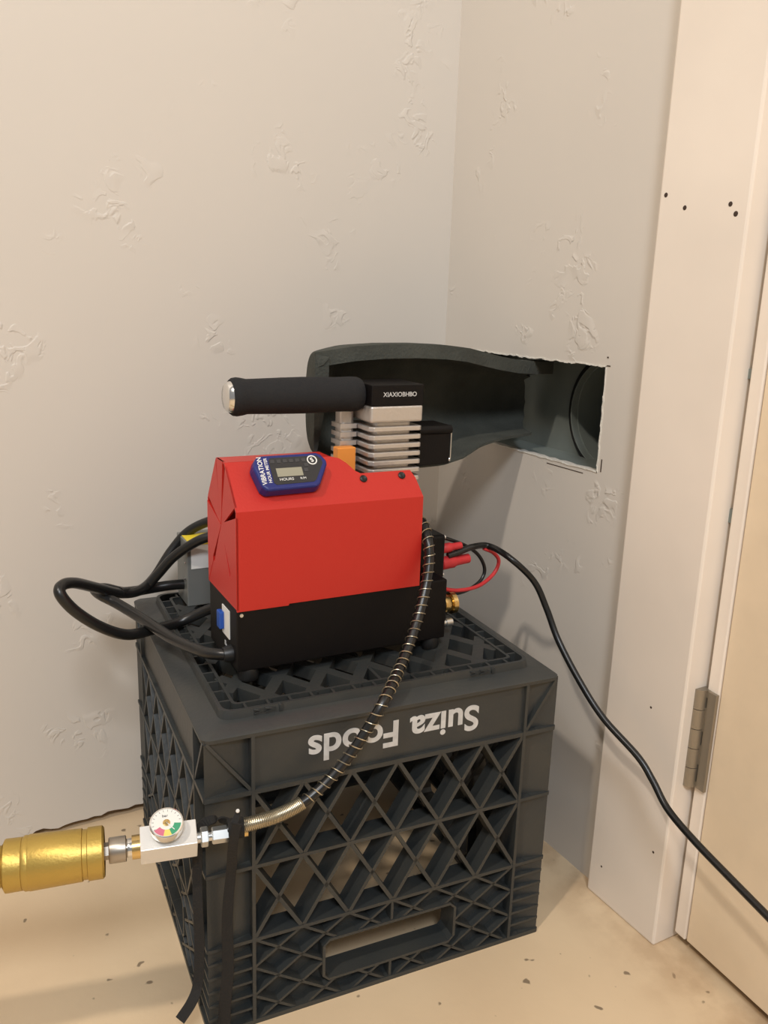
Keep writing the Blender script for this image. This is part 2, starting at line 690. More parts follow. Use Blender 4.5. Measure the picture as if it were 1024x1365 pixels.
struct(MB().box(0.031, 0.06, -0.462, -0.40, 0.0, 2.06).build('trim_5', MT['paint']),
       'white door jamb behind the hinge', 'trim')

# door, hung on the post and standing a touch ajar
door = struct(bpy.data.objects.new('door_1', None), 'cream painted flush door with a nickel hinge', 'door')
COL.objects.link(door)
door.matrix_world = Matrix.Translation((0.012, -0.4515, 0.0)) @ Matrix.Rotation(math.radians(-4.0), 4, 'Z')
MB().box(0.0, 0.035, -0.80, -0.0145, 0.012, 2.04).build('door_slab', MT['door'], door, bevel=0.001)
MB().box(-0.0015, 0.0335, -0.0135, 0.0, 0.012, 2.04).build('edge_strip', MT['paint'], door, bevel=0.0012)
MB().box(0.012, 0.030, -0.80, 0.0, 0.002, 0.0118).build('door_gap_shade', MT['rubber'], door)  # dark strip added in the gap under the door, standing in for shade
for hz0 in (0.176, 1.0, 1.75):
    hm = Matrix.Translation((0, 0, hz0))
    hp = MB().box(-0.0050, -0.0016, -0.0145, -0.0043, 0.0, 0.099, hm).build('hinge', MT['hinge'], door, bevel=0.0006)
    MB().box(-0.0050, -0.0016, -0.0033, -0.0015, 0.0, 0.099, hm).build('leaf_strip', MT['hinge'], hp)
    for k in range(5):
        z0 = k * 0.0199
        mk = hm @ Matrix.Translation((-0.0060, 0.0035, z0))
        MB().lathe([(0.0068, 0.0003), (0.0068, 0.0196)], mk, n=20).build('knuckle', MT['hinge'], hp, smooth=True)
    MB().box(-0.0045, -0.003, 0.004, 0.013, 0.0, 0.099, hm).build('leaf', MT['hinge'], hp)
    for z0, z1 in ((0.0, 0.006), (0.024, 0.044), (0.058, 0.082), (0.092, 0.099)):
        MB().box(-0.0049, -0.0017, -0.0045, -0.0031, z0, z1, hm).build('leaf_bridge', MT['hinge'], hp)

# ------------------------------------------------------------------ milk crate, upside down
crate = thing('milk_crate', 'dark grey plastic milk crate turned upside down in the corner', 'crate', M_CRATE)
CELL0, CELL1 = 0.0403, 0.2985
NC = 6
PITCHC = (CELL1 - CELL0) / NC
HA0, HA1, HB0, HB1 = 0.105, 0.234, 0.0235, 0.0625      # handle opening


def clip_out(a, b):
    """parts of segment a-b that lie outside the handle frame"""
    a = Vector(a)
    b = Vector(b)
    t0, t1 = 0.0, 1.0
    d = b - a
    for p, q in ((-d.x, a.x - HA0 + 0.0012), (d.x, HA1 + 0.0012 - a.x), (-d.y, a.y - HB0 + 0.0012), (d.y, HB1 + 0.0012 - a.y)):
        if abs(p) < 1e-9:
            if q < 0:
                return [(a, b)]
            continue
        r = q / p
        if p < 0:
            t0 = max(t0, r)
        else:
            t1 = min(t1, r)
    if t0 >= t1:
        return [(a, b)]
    out = []
    if t0 > 0.08:
        out.append((a, a + d * t0))
    if t1 < 0.92:
        out.append((a + d * t1, b))
    return out


ZB, Z2, Z3 = 0.2265, 0.157, 0.086
RD = 0.022        # rib depth
for side in range(4):
    S = Matrix.Translation((CW / 2, CW / 2, 0)) @ Matrix.Rotation(side * PI / 2, 4, 'Z') @ Matrix.Translation((-CW / 2, -CW / 2, 0))
    mb = MB()
    # recessed solid panels: lettering band, corner columns, foot panel round the handle
    mb.box(CELL0, CELL1, 0.0035, 0.0065, ZB, 0.2790, S)
    for q in ([(0.0012, 0.0012), (CELL0, 0.0085), (CELL0, 0.0112), (0.0040, 0.0055)], [(CW - 0.0012, 0.0012), (CELL1, 0.0085), (CELL1, 0.0112), (CW - 0.0040, 0.0055)]):
        mb.add([(a, b, z) for z in (0.002, 0.2788) for a, b in q],
               [(3, 2, 1, 0), (4, 5, 6, 7), (0, 1, 5, 4), (1, 2, 6, 5), (2, 3, 7, 6), (3, 0, 4, 7)], S)
    e_ = 0.0013
    mb.box(CELL0, HA0 - e_, 0.012, 0.0145, 0.003, Z3, S)
    mb.box(HA1 + e_, CELL1, 0.012, 0.0145, 0.003, Z3, S)
    mb.box(HA0 - e_, HA1 + e_, 0.0121, 0.0144, 0.003, HB0 - e_, S)
    mb.box(HA0 - e_, HA1 + e_, 0.0121, 0.0144, HB1 + e_, Z3, S)
    wall = mb.build('side_wall', MT['crate'], crate)

    def rib(a, b, w=0.0032, y0=0.0, y1=RD):
        MB().bar(a, b, w, y0, y1, S @ Matrix.Translation((0, 0, 0.00035 * (side % 2)))).build('rib', MT['crate'], wall)
    rib((0.001, ZB), (CW - 0.001, ZB), 0.0042)
    rib((0.001, Z2), (CELL0, Z2))
    rib((CELL1, Z2), (CW - 0.001, Z2))
    rib((CELL0, Z2), (CELL1, Z2))
    rib((0.001, Z3), (CW - 0.001, Z3))
    rib((0.001, 0.0022), (CW - 0.001, 0.0022), 0.0044)
    for a in (CELL0, CELL1):
        rib((a, 0.002), (a, 0.279), 0.0030, -0.0002)
    # corner bracing of the band
    rib((0.003, 0.276), (CELL0, ZB), 0.0028, 0.0004, 0.012)
    rib((CW - 0.003, 0.276), (CELL1, ZB), 0.0028, 0.0004, 0.012)
    # diamond lattice, two rows
    for i in range(NC):
        x0 = CELL0 + i * PITCHC
        x1 = x0 + PITCHC
        for zt, zl in ((ZB, Z2), (Z2, Z3)):
            rib((x0, zt), (x1, zl), 0.0034, 0.0003)
            rib((x1, zt), (x0, zl), 0.0034, 0.0003)
        # foot: three flat rows of crosses, cut by the handle
        for r in range(3):
            zt = Z3 - r * Z3 / 3
            zl = zt - Z3 / 3
            for a, b in (((x0, zt), (x1, zl)), ((x1, zt), (x0, zl))):
                for q0, q1 in clip_out(a, b):
                    rib(q0, q1, 0.0024, 0.0008, 0.0125)
    xm = (CELL0 + CELL1) / 2
    rib((xm, Z3), (xm, HB1 + 0.001), 0.0024, 0.0008, 0.0125)
    rib((xm, HB0 - 0.001), (xm, 0.003), 0.0024, 0.0008, 0.0125)
    for k in range(6):
        z = 0.0716 - k * 0.01375
        if z < 0.003:
            continue
        rib((0.001, z), (CELL0, z), 0.0024, 0.0008, 0.012)
        rib((CELL1, z), (CW - 0.001, z), 0.0024, 0.0008, 0.012)
    # handle
    t = 0.0026
    mb = MB()
    hm = 0.004
    poly_o = [(HA0 - t, HB0 + hm), (HA0 + hm, HB0 - t), (HA1 - hm, HB0 - t), (HA1 + t, HB0 + hm), (HA1 + t, HB1 - hm), (HA1 - hm, HB1 + t), (HA0 + hm, HB1 + t), (HA0 - t, HB1 - hm)]
    poly_i = [(HA0, HB0 + hm), (HA0 + hm, HB0), (HA1 - hm, HB0), (HA1, HB0 + hm), (HA1, HB1 - hm), (HA1 - hm, HB1), (HA0 + hm, HB1), (HA0, HB1 - hm)]
    n = 8
    vs = [(a, y, b) for y in (0.0, 0.024) for pl_ in (poly_o, poly_i) for a, b in pl_]
    fs = []
    for i in range(n):
        j = (i + 1) % n
        fs += [(i, j, n + j, n + i), (2 * n + i, 3 * n + i, 3 * n + j, 2 * n + j), (i, 2 * n + i, 2 * n + j, j), (n + i, n + j, 3 * n + j, 3 * n + i)]
    mb.add(vs, fs, S)
    mb.build('handle_frame', MT['crate'], wall)
    if side == 0:
        # upside-down lettering
        TM = Matrix.Translation((0.1685, 0.0034, 0.2535)) @ Matrix.Rotation(PI / 2, 4, 'X') @ Matrix.Rotation(PI, 4, 'Z')
        text_mesh('lettering', 'Suiza Foods', 0.0335, MT['print'], wall, TM, 0.00015, 0.0008, 1.02)['label'] = 'white upside-down printed lettering Suiza Foods'

# rim: stacking ledge and lip round the upturned base


def rsq(inset, z, r, n=6):
    a, b = inset, CW - inset
    out = []
    for cx_, cy_, s in ((b - r, b - r, 0), (a + r, b - r, 1), (a + r, a + r, 2), (b - r, a + r, 3)):
        for k in range(n + 1):
            q = (s + k / n) * PI / 2
            out.append((cx_ + r * math.cos(q), cy_ + r * math.sin(q), z))
    return out


def loft(loops):
    vs = [v for l in loops for v in l]
    n = len(loops[0])
    fs = []
    m = len(loops)
    for j in range(m):
        j2 = (j + 1) % m
        for i in range(n):
            i2 = (i + 1) % n
            fs.append((j * n + i, j * n + i2, j2 * n + i2, j2 * n + i))
    return vs, fs


lp = [rsq(0.0, 0.2755, 0.007), rsq(-0.0006, 0.2790, 0.008), rsq(0.001, 0.2802, 0.008), rsq(0.0175, 0.2822, 0.010), rsq(0.0192, 0.2830, 0.010),
      rsq(0.0202, 0.2900, 0.0105), rsq(0.0232, 0.2900, 0.009), rsq(0.0236, 0.2770, 0.009), rsq(0.018, 0.2760, 0.009)]
mb = MB().add(*loft(lp))
rim = mb.build('rim', MT['crate'], crate, smooth=True)
lp = [rsq(0.0325, 0.2770, 0.005), rsq(0.0325, 0.2893, 0.005), rsq(0.0352, 0.2893, 0.004), rsq(0.0352, 0.2770, 0.004)]
MB().add(*loft(lp)).build('inner_lip', MT['crate'], rim, smooth=True)
for side in range(4):
    S = Matrix.Translation((CW / 2, CW / 2, 0)) @ Matrix.Rotation(side * PI / 2, 4, 'Z') @ Matrix.Translation((-CW / 2, -CW / 2, 0))
    for k in range(14):
        x = 0.042 + k * (CW - 0.084) / 13
        MB().box(x - 0.0011, x + 0.0011, 0.0225, 0.0335, 0.277, 0.2890, S).build('rung', MT['crate'], rim)
for (xx, s, body) in ((0.060, 1, '>>1'), (0.262, 1, '>>1')):
    TM = Matrix.Translation((xx, 0.0197, 0.2866)) @ Matrix.Rotation(PI / 2 + 0.05, 4, 'X')
    text_mesh('mould_mark', body, 0.0075, MT['crate'], rim, TM, 0.0014, 0.0003, 2.2)

# base lattice of the crate
grid = MB().box(0.0345, CW - 0.0345, 0.165, 0.168, 0.278, 0.2882).box(0.165, 0.168, 0.0345, CW - 0.0345, 0.278, 0.2882).build('base_grid', MT['crate'], crate)


def seg_clip(c, ang, lo, hi):
    d = Vector((math.cos(ang), math.sin(ang)))
    t0, t1 = -9, 9
    for p0, dd in ((c.x, d.x), (c.y, d.y)):
        if abs(dd) < 1e-9:
            continue
        a, b = sorted(((lo - p0) / dd, (hi - p0) / dd))
        t0, t1 = max(t0, a), min(t1, b)
    if t1 - t0 < 0.015:
        return None
    return c + d * t0, c + d * t1


for sgn in (1, -1):
    ang = sgn * math.radians(57)
    nn = Vector((-math.sin(ang), math.cos(ang)))
    for k in range(-6, 7):
        c = Vector((CW / 2, CW / 2)) + nn * (k + 0.5) * 0.034
        r = seg_clip(c, ang, 0.0345, CW - 0.0345)
        if r:
            a, b = r
            d = (b - a).normalized()
            w = Vector((-d.y, d.x)) * 0.0052
            q = [a - w, b - w, b + w, a + w]
            zt = 0.2886 if sgn > 0 else 0.2884
            mb = MB().add([(p.x, p.y, z) for z in (0.2765, zt) for p in q],
                          [(3, 2, 1, 0), (4, 5, 6, 7), (0, 1, 5, 4), (1, 2, 6, 5), (2, 3, 7, 6), (3, 0, 4, 7)])
            mb.build('rib', MT['crate'], grid)

# ------------------------------------------------------------------ air compressor
ZF = 0.2886
dev = thing('air_compressor', 'small red and black high-pressure air compressor standing on the crate', 'compressor',
            M_DEV @ Matrix.Translation((0, 0, ZF)))
DZ = Matrix.Translation((0, 0, -ZF))       # lets parts be written with heights above the floor
DW, DD = 0.175, 0.085
ZC, ZK, ZT = 0.3555, 0.4405, 0.476
case = MB().box(0.0, 0.206, 0.001, DD - 0.001, 0.2985, ZC + 0.002, DZ).build('lower_case', MT['black_metal'], dev, bevel=0.0015)
# rounded end housing on the right of the base
MB().box(0.206, 0.221, 0.02, 0.075, 0.296, 0.318, DZ).build('end_housing', MT['black_metal'], dev, bevel=0.006, seg=3)
for fx, fy in ((0.012, 0.009), (0.194, 0.009), (0.012, DD - 0.010), (0.194, DD - 0.010)):
    MB().lathe([(0.0085, ZF), (0.0095, ZF + 0.004), (0.008, 0.2992)], DZ @ Matrix.Translation((fx, fy, 0)), n=18).build('foot', MT['rubber'], dev, smooth=True)
# left end of the lower case: switch, icon, cable gland
sw = MB().box(-0.0008, 0.0004, 0.021, 0.042, 0.3215, 0.3475, DZ).build('switch_plate', MT['white'], case)
MB().box(-0.0050, -0.0006, 0.0355, 0.0455, 0.326, 0.342, DZ).build('rocker_switch', MT['bluesw'], case, bevel=0.001)
mb = MB()
for y, z, w, h in ((0.024, 0.3085, 0.003, 0.003), (0.029, 0.3105, 0.006, 0.0012), (0.035, 0.3135, 0.003, 0.004), (0.032, 0.3115, 0.0012, 0.003)):
    mb.box(-0.0004, 0.0004, y - w / 2, y + w / 2, z - h / 2, z + h / 2, DZ)
mb.build('switch_icon', MT['print'], case)
MB().lathe([(0.0078, 0), (0.0078, 0.003), (0.0062, 0.009)], DZ @ Matrix.Translation((0.001, 0.0165, 0.3105)) @ Matrix.Rotation(-PI / 2, 4, 'Y'), n=18).build('cable_gland', MT['rubber'], case, smooth=True)
MB().lathe([(0.0016, 0), (0.0016, 0.001)], DZ @ Matrix.Translation((0.004, 0.001, 0.3505)) @ Matrix.Rotation(PI / 2, 4, 'X'), n=10).build('case_screw', MT['steel'], case)

# red sheet cover: folded front, slope, top, back slope and back
TS = 0.0016
profile = [(0.0, ZC), (0.0, ZK), (0.032, ZT), (0.056, ZT), (DD, 0.4345), (DD, ZC)]


def offset_prof(pr, t):
    out = []
    n = len(pr)
    for i in range(n):
        ns = []
        for a, b in ((i - 1, i), (i, i + 1)):
            if a < 0 or b >= n:
                continue
            d = (Vector(pr[b]) - Vector(pr[a])).normalized()
            ns.append(Vector((d.y, -d.x)))
        nn = sum(ns, Vector((0, 0)))
        nn = nn / nn.length
        k = 1.0 / max(0.3, nn.dot(ns[0]))
        out.append(tuple(Vector(pr[i]) + nn * t * k))
    return out


inn = offset_prof(profile, TS)
NOTX0, NOTX1 = 0.098, 0.1165       # the top is cut away to the right of here for the pump
UL = 0.0478
# front sheet (with the stepped lower edge)
mb = MB()
mb.prism([(0, ZC - 0.0015), (0.046, ZC - 0.0015), (0.0465, ZC), (DW, ZC), (DW, ZK), (0, ZK)], 0.0, TS, DZ)
cover = mb.build('cover', MT['red'], dev)
sv = Vector((0, 0.032, 0.0355)).normalized()
nv = Vector((0, -sv.z, sv.y))
MSL = DZ @ basis(Vector((0, 0, ZK)), Vector((1, 0, 0)), sv, nv)      # slope frame: x along, y up the slope, z outward
slope = [(0, 0), (DW, 0), (DW - 0.0015, 0.020), (DW - 0.0045, 0.0285), (0.1205, 0.0285), (0.116, 0.0315), (0.110, 0.040), (0.104, 0.0455), (0.096, UL), (0, UL)]
n = len(slope)
mb = MB().add([(a, b, z) for z in (-TS, 0.0) for a, b in slope],
              [list(range(n - 1, -1, -1)), list(range(n, 2 * n))] + [(i, (i + 1) % n, (i + 1) % n + n, i + n) for i in range(n)], MSL)
mb.build('slope_sheet', MT['red'], cover)
MB().box(0, 0.096, 0.0318, 0.0562, ZT - TS, ZT, DZ).build('top_sheet', MT['red'], cover)
a, b = Vector((0.056, ZT)), Vector((DD, 0.4345))
ia, ib = Vector(inn[3]), Vector(inn[4])
mb = MB().add([(x, p.x, p.y) for x in (0, 0.096) for p in (a, b, ib, ia)],
              [(0, 1, 2, 3), (7, 6, 5, 4), (0, 4, 5, 1), (1, 5, 6, 2), (2, 6, 7, 3), (3, 7, 4, 0)], DZ)
mb.build('back_slope_sheet', MT['red'], cover)
MB().box(0, DW, DD - TS, DD, ZC, 0.4345, DZ).build('back_sheet', MT['red'], cover)
# left end: six folded flaps with tapering slits between them
cc = Vector((0.043, 0.4195))
P = [Vector(q) for q in profile]
slit = [0.0075, 0.0095, 0.0080, 0.0035, 0.0055, 0.0075]       # width of the slit at each corner
reach = [0.62, 1.0, 1.0, 1.0, 1.0, 0.62]
for i in range(6):
    j = (i + 1) % 6
    e = (P[j] - P[i]).normalized()

    def side_pts(k, sgn):
        v = P[k]
        d = cc - v
        w = e * sgn * slit[k] * 0.5
        if reach[k] < 1:      # slit stops short of the corner
            return [v, v + d * (1 - reach[k]), v + d * (1 - reach[k]) + w, v + d * 0.86]
        return [v + w, v + d * 0.80]
    poly = side_pts(i, 1) + [cc] + list(reversed(side_pts(j, -1)))
    mb = MB()
    n = len(poly)
    xo = 0.0 + 0.0003 * (i % 2)
    mb.add([(x, p.x, p.y) for x in (xo - 0.0004, TS) for p in poly],
           [list(range(n)), list(range(2 * n - 1, n - 1, -1))] + [(k, k + n, (k + 1) % n + n, (k + 1) % n) for k in range(n)], DZ)
    mb.build('end_flap', MT['red'], cover)
for u, v in ((0.1215, 0.0225), (0.160, 0.0230)):
    MB().lathe([(0.0034, 0.0), (0.0034, 0.0012), (0.0022, 0.0021), (0.001, 0.0016)], MSL @ Matrix.Translation((u, v, 0)), n=18).build('screw', MT['rubber'], cover, smooth=True)
MB().box(0.1140, 0.1325, 0.055, 0.066, 0.42, 0.4785, DZ).build('orange_block', MT['orange'], dev, bevel=0.001)['label'] = 'orange plastic block'

# pump: finned aluminium block with a black head
PX_0, PX_1, PY0, PY1 = 0.1390, 0.1930, 0.039, 0.088
ZH = 0.5180
pump = MB().box(PX_0 + 0.008, PX_1 - 0.008, PY0 + 0.008, PY1 - 0.008, 0.36, 0.504, DZ)
pump.box(PX_0 - 0.0155, PX_0 - 0.002, PY1 - 0.018, PY1 - 0.002, 0.44, 0.513, DZ)
pump = pump.build('pump', MT['alu'], dev, bevel=0.003)
MB().box(PX_0, PX_1, PY0, PY1, 0.5025, ZH, DZ).build('pump_top_block', MT['alu'], pump, bevel=0.002)
for k in range(14):
    zt = 0.4985 - k * 0.0079
    m = 0.008
    poly = [(PX_0, PY0 + m * .5), (PX_0 + m * .5, PY0), (PX_1 - 0.002, PY0), (PX_1, PY0 + 0.002), (PX_1, PY1), (PX_0, PY1)]
    mb = MB().add([(a, b, z) for z in (zt - 0.0043, zt) for a, b in poly],
                  [list(range(5, -1, -1)), list(range(6, 12))] + [(i, (i + 1) % 6, (i + 1) % 6 + 6, i + 6) for i in range(6)], DZ)
    mb.build('fin', MT['alu'], pump, bevel=0.0006, seg=1)
    if k < 10:
        MB().box(PX_0 - 0.0175, PX_0 - 0.0008, PY1 - 0.021, PY1, zt - 0.0043, zt, DZ).build('fin', MT['alu'], pump)
head = MB().box(PX_0, PX_1, PY0 - 0.0005, PY1, ZH, 0.5372, DZ).build('pump_head', MT['black_metal'], dev, bevel=0.0008)
TM = DZ @ Matrix.Translation((0.1680, PY0 - 0.0007, 0.5282)) @ Matrix.Rotation(PI / 2, 4, 'X')
text_mesh('engraving', 'XIAXIOBHBO', 0.0058, MT['print'], head, TM, 0.0001, 0.00005, 0.98)
# carrying handle
AX = DZ @ Matrix.Translation((0.0065, 0.062, 0.5268)) @ Matrix.Rotation(PI / 2, 4, 'Y')
MB().lathe([(0.0085, 0.11), (0.0085, 0.1345)], AX, n=20).build('handle_stem', MT['black_metal'], dev, smooth=True)
grip = MB().lathe([(0.010, 0.0085), (0.0148, 0.0085), (0.0163, 0.0105), (0.0168, 0.014), (0.0163, 0.018), (0.0152, 0.023), (0.0153, 0.030), (0.0160, 0.055), (0.0163, 0.075),
                   (0.0160, 0.095), (0.0156, 0.106), (0.0158, 0.116), (0.0160, 0.122), (0.0156, 0.128), (0.0140, 0.1315), (0.010, 0.1325)], AX, n=36)
grip.build('grip', MT['grip'], dev, smooth=True)
MB().lathe([(0.004, 0.0035), (0.0105, 0.004), (0.0125, 0.0058), (0.0138, 0.0088), (0.010, 0.0095)], AX, n=32).build('end_cap', MT['chrome'], dev, smooth=True)
# plate on the right of the pump
sp = MB().box(PX_1, 0.2290, 0.046, 0.080, 0.4585, 0.4965, DZ).build('side_plate', MT['black_metal'], dev, bevel=0.0012)
MB().tube([DZ @ Vector((PX_1, 0.047, 0.4925)), DZ @ Vector((0.2290, 0.047, 0.4925))], 0.0042, 14).build('plate_roll', MT['black_metal'], sp, smooth=True)
MB().box(0.2288, 0.2296, 0.0452, 0.0462, 0.464, 0.493, DZ).build('plate_edge', MT['steel'], sp)
for z in (0.4942, 0.4628):
    MB().lathe([(0.0024, 0), (0.0022, 0.0012), (0.001, 0.0017)], DZ @ Matrix.Translation((0.2292, 0.048, z)) @ Matrix.Rotation(0.9, 4, 'Z') @ Matrix.Rotation(PI / 2, 4, 'X'), n=14).build('plate_screw', MT['chrome'], sp, smooth=True)
# cooling fan on the right end of the pump
fan = MB().box(0.1960, 0.2285, 0.044, 0.084, 0.3415, 0.3875, DZ).build('fan_housing', MT['black_metal'], dev, bevel=0.003)
for z in (0.345, 0.384):
    MB().lathe([(0.002, 0), (0.002, 0.0012)], DZ @ Matrix.Translation((0.2284, 0.048, z)) @ Matrix.Rotation(PI / 2, 4, 'Y'), n=12).build('fan_screw', MT['steel'], fan)
MB().box(0.166, 0.197, 0.030, 0.084, ZC, 0.40, DZ).build('motor_block', MT['black_metal'], dev, bevel=0.002)
# red terminal boots on the fan side
for (y, z, r, l) in ((0.052, 0.3705, 0.0050, 0.024), (0.052, 0.3550, 0.0068, 0.034)):
    MB().lathe([(r * 0.72, 0), (r, 0.002), (r, l * 0.45), (r * 0.78, l * 0.55), (r * 0.72, l)],
               DZ @ Matrix.Translation((0.2275, y, z)) @ Matrix.Rotation(PI / 2 - 0.06, 4, 'Y'), n=18).build('terminal_boot', MT['redrub'], dev, smooth=True)
# brass bleed fitting and nipple
BX = DZ @ Matrix.Translation((0.2050, 0.030, 0.3205)) @ Matrix.Rotation(PI / 2, 4, 'Y')
bf = MB().lathe([(0.0062, 0), (0.0090, 0.006), (0.0090, 0.010), (0.0070, 0.0115), (0.0092, 0.014), (0.0092, 0.020), (0.0075, 0.0225), (0.0108, 0.0228), (0.0108, 0.0275), (0.006, 0.028)], BX, n=24)
bf.build('brass_fitting', MT['brass'], dev, smooth=True)
BX = DZ @ Matrix.Translation((0.2050, 0.022, 0.3040)) @ Matrix.Rotation(PI / 2, 4, 'Y')
MB().lathe([(0.0032, 0), (0.0032, 0.014), (0.0042, 0.0142), (0.0042, 0.021), (0.0018, 0.0215), (0.0016, 0.019)], BX, n=16).build('drain_nipple', MT['steel'], dev, smooth=True)

# ------------------------------------------------------------------ hour meter on the slope of the cover
mm = thing('hour_meter', 'blue vibration hour meter with a small grey display lying on the red cover', 'meter', M_DEV @ Matrix.Translation((0, 0, ZF)) @ MSL @ Matrix.Translation((0.0525, 0.029, 0.0002)))
outl = [(-0.026, -0.0175), (0.020, -0.0165), (0.0235, -0.0135), (0.0345, 0.005), (0.0350, 0.009), (0.031, 0.0155), (0.027, 0.0175), (-0.026, 0.0172), (-0.030, 0.0150), (-0.0335, 0.0070), (-0.0335, 0.004), (-0.0300, -0.0135)]


def plate(poly, z0, z1, k=1.0):
    n = len(poly)
    return MB().add([(a * s, b * s, z) for z, s in ((z0, 1.0), (z1, k)) for a, b in poly],
                    [list(range(n - 1, -1, -1)), list(range(n, 2 * n))] + [(i, (i + 1) % n, (i + 1) % n + n, i + n) for i in range(n)])


plate(outl, 0.0, 0.0115, 0.97).build('meter_case', MT['blue'], mm, bevel=0.0022, seg=3)
face = [(-0.0165, -0.0125), (0.017, -0.0118), (0.0195, -0.010), (0.0295, 0.006), (0.0290, 0.010), (0.0255, 0.0135), (-0.0165, 0.0135), (-0.0185, 0.0115), (-0.0185, -0.0105)]
fp = plate(face, 0.0112, 0.0118).build('face_panel', MT['face'], mm)
for i in range(8):
    for j in range(5):
        x = -0.0155 + i * 0.0056 + (j % 2) * 0.0014
        y = -0.0098 + j * 0.0049
        if x > 0.0155 + y * 0.6 or (-0.0165 < x < 0.012 and -0.0105 < y < 0.005) or (abs(x - 0.0205) < 0.0065 and abs(y - 0.0092) < 0.0065):
            continue
        MB().box(x - 0.0018, x + 0.0018, y - 0.0016, y + 0.0016, 0.0117, 0.0121).build('tile', MT['face2'], fp)
MB().box(-0.0140, 0.0090, -0.0052, 0.0030, 0.0117, 0.0121).build('display', MT['lcd'], mm)
RZ = Matrix.Rotation(PI / 2, 4, 'Z')
text_mesh('lettering', 'VIBRATION', 0.0058, MT['white'], mm, Matrix.Translation((-0.0262, 0.0018, 0.01155)) @ RZ, 0.0001, 0.00008, 0.90)
text_mesh('lettering', 'HOUR METER', 0.0040, MT['white'], mm, Matrix.Translation((-0.0210, 0.0018, 0.01155)) @ RZ, 0.0001, 0.00004, 0.98)
text_mesh('lettering', 'HOURS', 0.0035, MT['white'], fp, Matrix.Translation((-0.0068, -0.0080, 0.0121)), 0.0001, 0.0, 1.1)
text_mesh('lettering', 'R/M', 0.0030, MT['white'], fp, Matrix.Translation((0.0080, -0.0080, 0.0121)), 0.0001, 0.0, 1.1)
mb = MB()
ring(mb, 0.0036, 0.0046, 0.0117, 0.0121, Matrix.Translation((0.0203, 0.0092, 0)), 28)
mb.build('button_ring', MT['white'], fp)
text_mesh('lettering', 'S', 0.0056, MT['white'], fp, Matrix.Translation((0.0203, 0.0092, 0.0119)) @ Matrix.Rotation(0.3, 4, 'Z'), 0.0001, 0.0002)

# ------------------------------------------------------------------ power supply behind the compressor
psu = thing('power_supply', 'grey metal power supply with a yellow sticker behind the compressor', 'power supply', M_DEV @ Matrix.Translation((0, 0, ZF)))
MB().box(0.0075, 0.11, 0.198, 0.240, ZF, 0.3600, DZ).build('supply_case', MT['greybox'], psu, bevel=0.001)
MB().box(0.0120, 0.040, 0.1975, 0.200, 0.330, 0.3575, DZ).build('label_plate', MT['white'], psu)
MB().box(0.0090, 0.040, 0.1972, 0.225, 0.3560, 0.3608, DZ).build('sticker', MT['yellow'], psu)
for z in (0.318, 0.336):
    MB().lathe([(0.0013, 0), (0.0012, 0.001)], DZ @ Matrix.Translation((0.0075, 0.204, z)) @ Matrix.Rotation(-PI / 2, 4, 'Y'), n=10).build('supply_screw', MT['chrome'], psu)

# ------------------------------------------------------------------ foam duct from the pump to the hole
foam = bpy.data.meshes.new('foam_duct')
ns, na = 44, 30
vs = []
fs = []
st = [(0.100, 0.468, 0.5635), (0.115, 0.462, 0.5655), (0.14, 0.455, 0.5690), (0.175, 0.449, 0.5712), (0.21, 0.446, 0.5716), (0.245, 0.447, 0.5702), (0.27, 0.453, 0.5675), (0.295, 0.463, 0.5625),
      (0.32, 0.467, 0.5575), (0.35, 0.4685, 0.5530), (0.38, 0.4690, 0.5510), (0.42, 0.4690, 0.5500)]


def lerp_st(x):
    for a, b in zip(st, st[1:]):
        if x <= b[0]:
            k = (x - a[0]) / (b[0] - a[0])
            return a[1] + (b[1] - a[1]) * k, a[2] + (b[2] - a[2]) * k
    return st[-1][1:]


def ragged(phi):
    f = phi / PI
    pts = [(0, 0.405), (0.12, 0.414), (0.19, 0.420), (0.26, 0.398), (0.31, 0.410), (0.40, 0.402), (0.55, 0.412), (0.75, 0.408), (0.9, 0.390), (1.0, 0.376)]
    for a, b in zip(pts, pts[1:]):
        if f <= b[0]:
            return a[1] + (b[1] - a[1]) * (f - a[0]) / (b[0] - a[0])
    return pts[-1][1]


for i in range(ns):
    s = i / (ns - 1)
    for j in range(na):
        phi = PI * j / (na - 1)
        xe = ragged(phi)
        x = 0.100 + (xe - 0.100) * s ** 1.35
        zl, zt = lerp_st(x)
        c, h = (zl + zt) / 2, (zt - zl) / 2
        dep = 0.088 * min(1.0, max(0.0, (x - 0.100) / 0.045)) ** 0.42
        if x > 0.30:
            dep -= 0.02 * (x - 0.30) / 0.1
        sn, cs = math.sin(phi), math.cos(phi)
        y = 0.098 + dep * (abs(sn) ** 0.62)
        if x > 0.27:
            y += 0.25 * (x - 0.27)
        z = c + h * math.copysign(abs(cs) ** 0.62, cs)
        vs.append((x + 0.008, y, z - 0.4415))
for i in range(ns - 1):
    for j in range(na - 1):
        fs.append((i * na + j, i * na + j + 1, (i + 1) * na + j + 1, (i + 1) * na + j))
foam.from_pydata(vs, [], fs)
bm = bmesh.new()
bm.from_mesh(foam)
bmesh.ops.remove_doubles(bm, verts=bm.verts, dist=1e-5)
bmesh.ops.recalc_face_normals(bm, faces=bm.faces)
bm.to_mesh(foam)
bm.free()
foam.materials.append(MT['foam'])
foam.shade_smooth()
fo = bpy.data.objects.new('foam_duct', foam)
COL.objects.link(fo)
fo.matrix_world = M_DEV @ Matrix.Translation((0, 0, 0.44))
md = fo.modifiers.new('thickness', 'SOLIDIFY')
md.thickness = 0.014
md.offset = -1
vg = fo.vertex_groups.new(name='thick')
for v in foam.vertices:
    k = (v.co.z + 0.4415 - 0.46) / 0.07
    vg.add([v.index], 0.12 + 0.88 * min(1.0, max(0.0, k)), 'REPLACE')
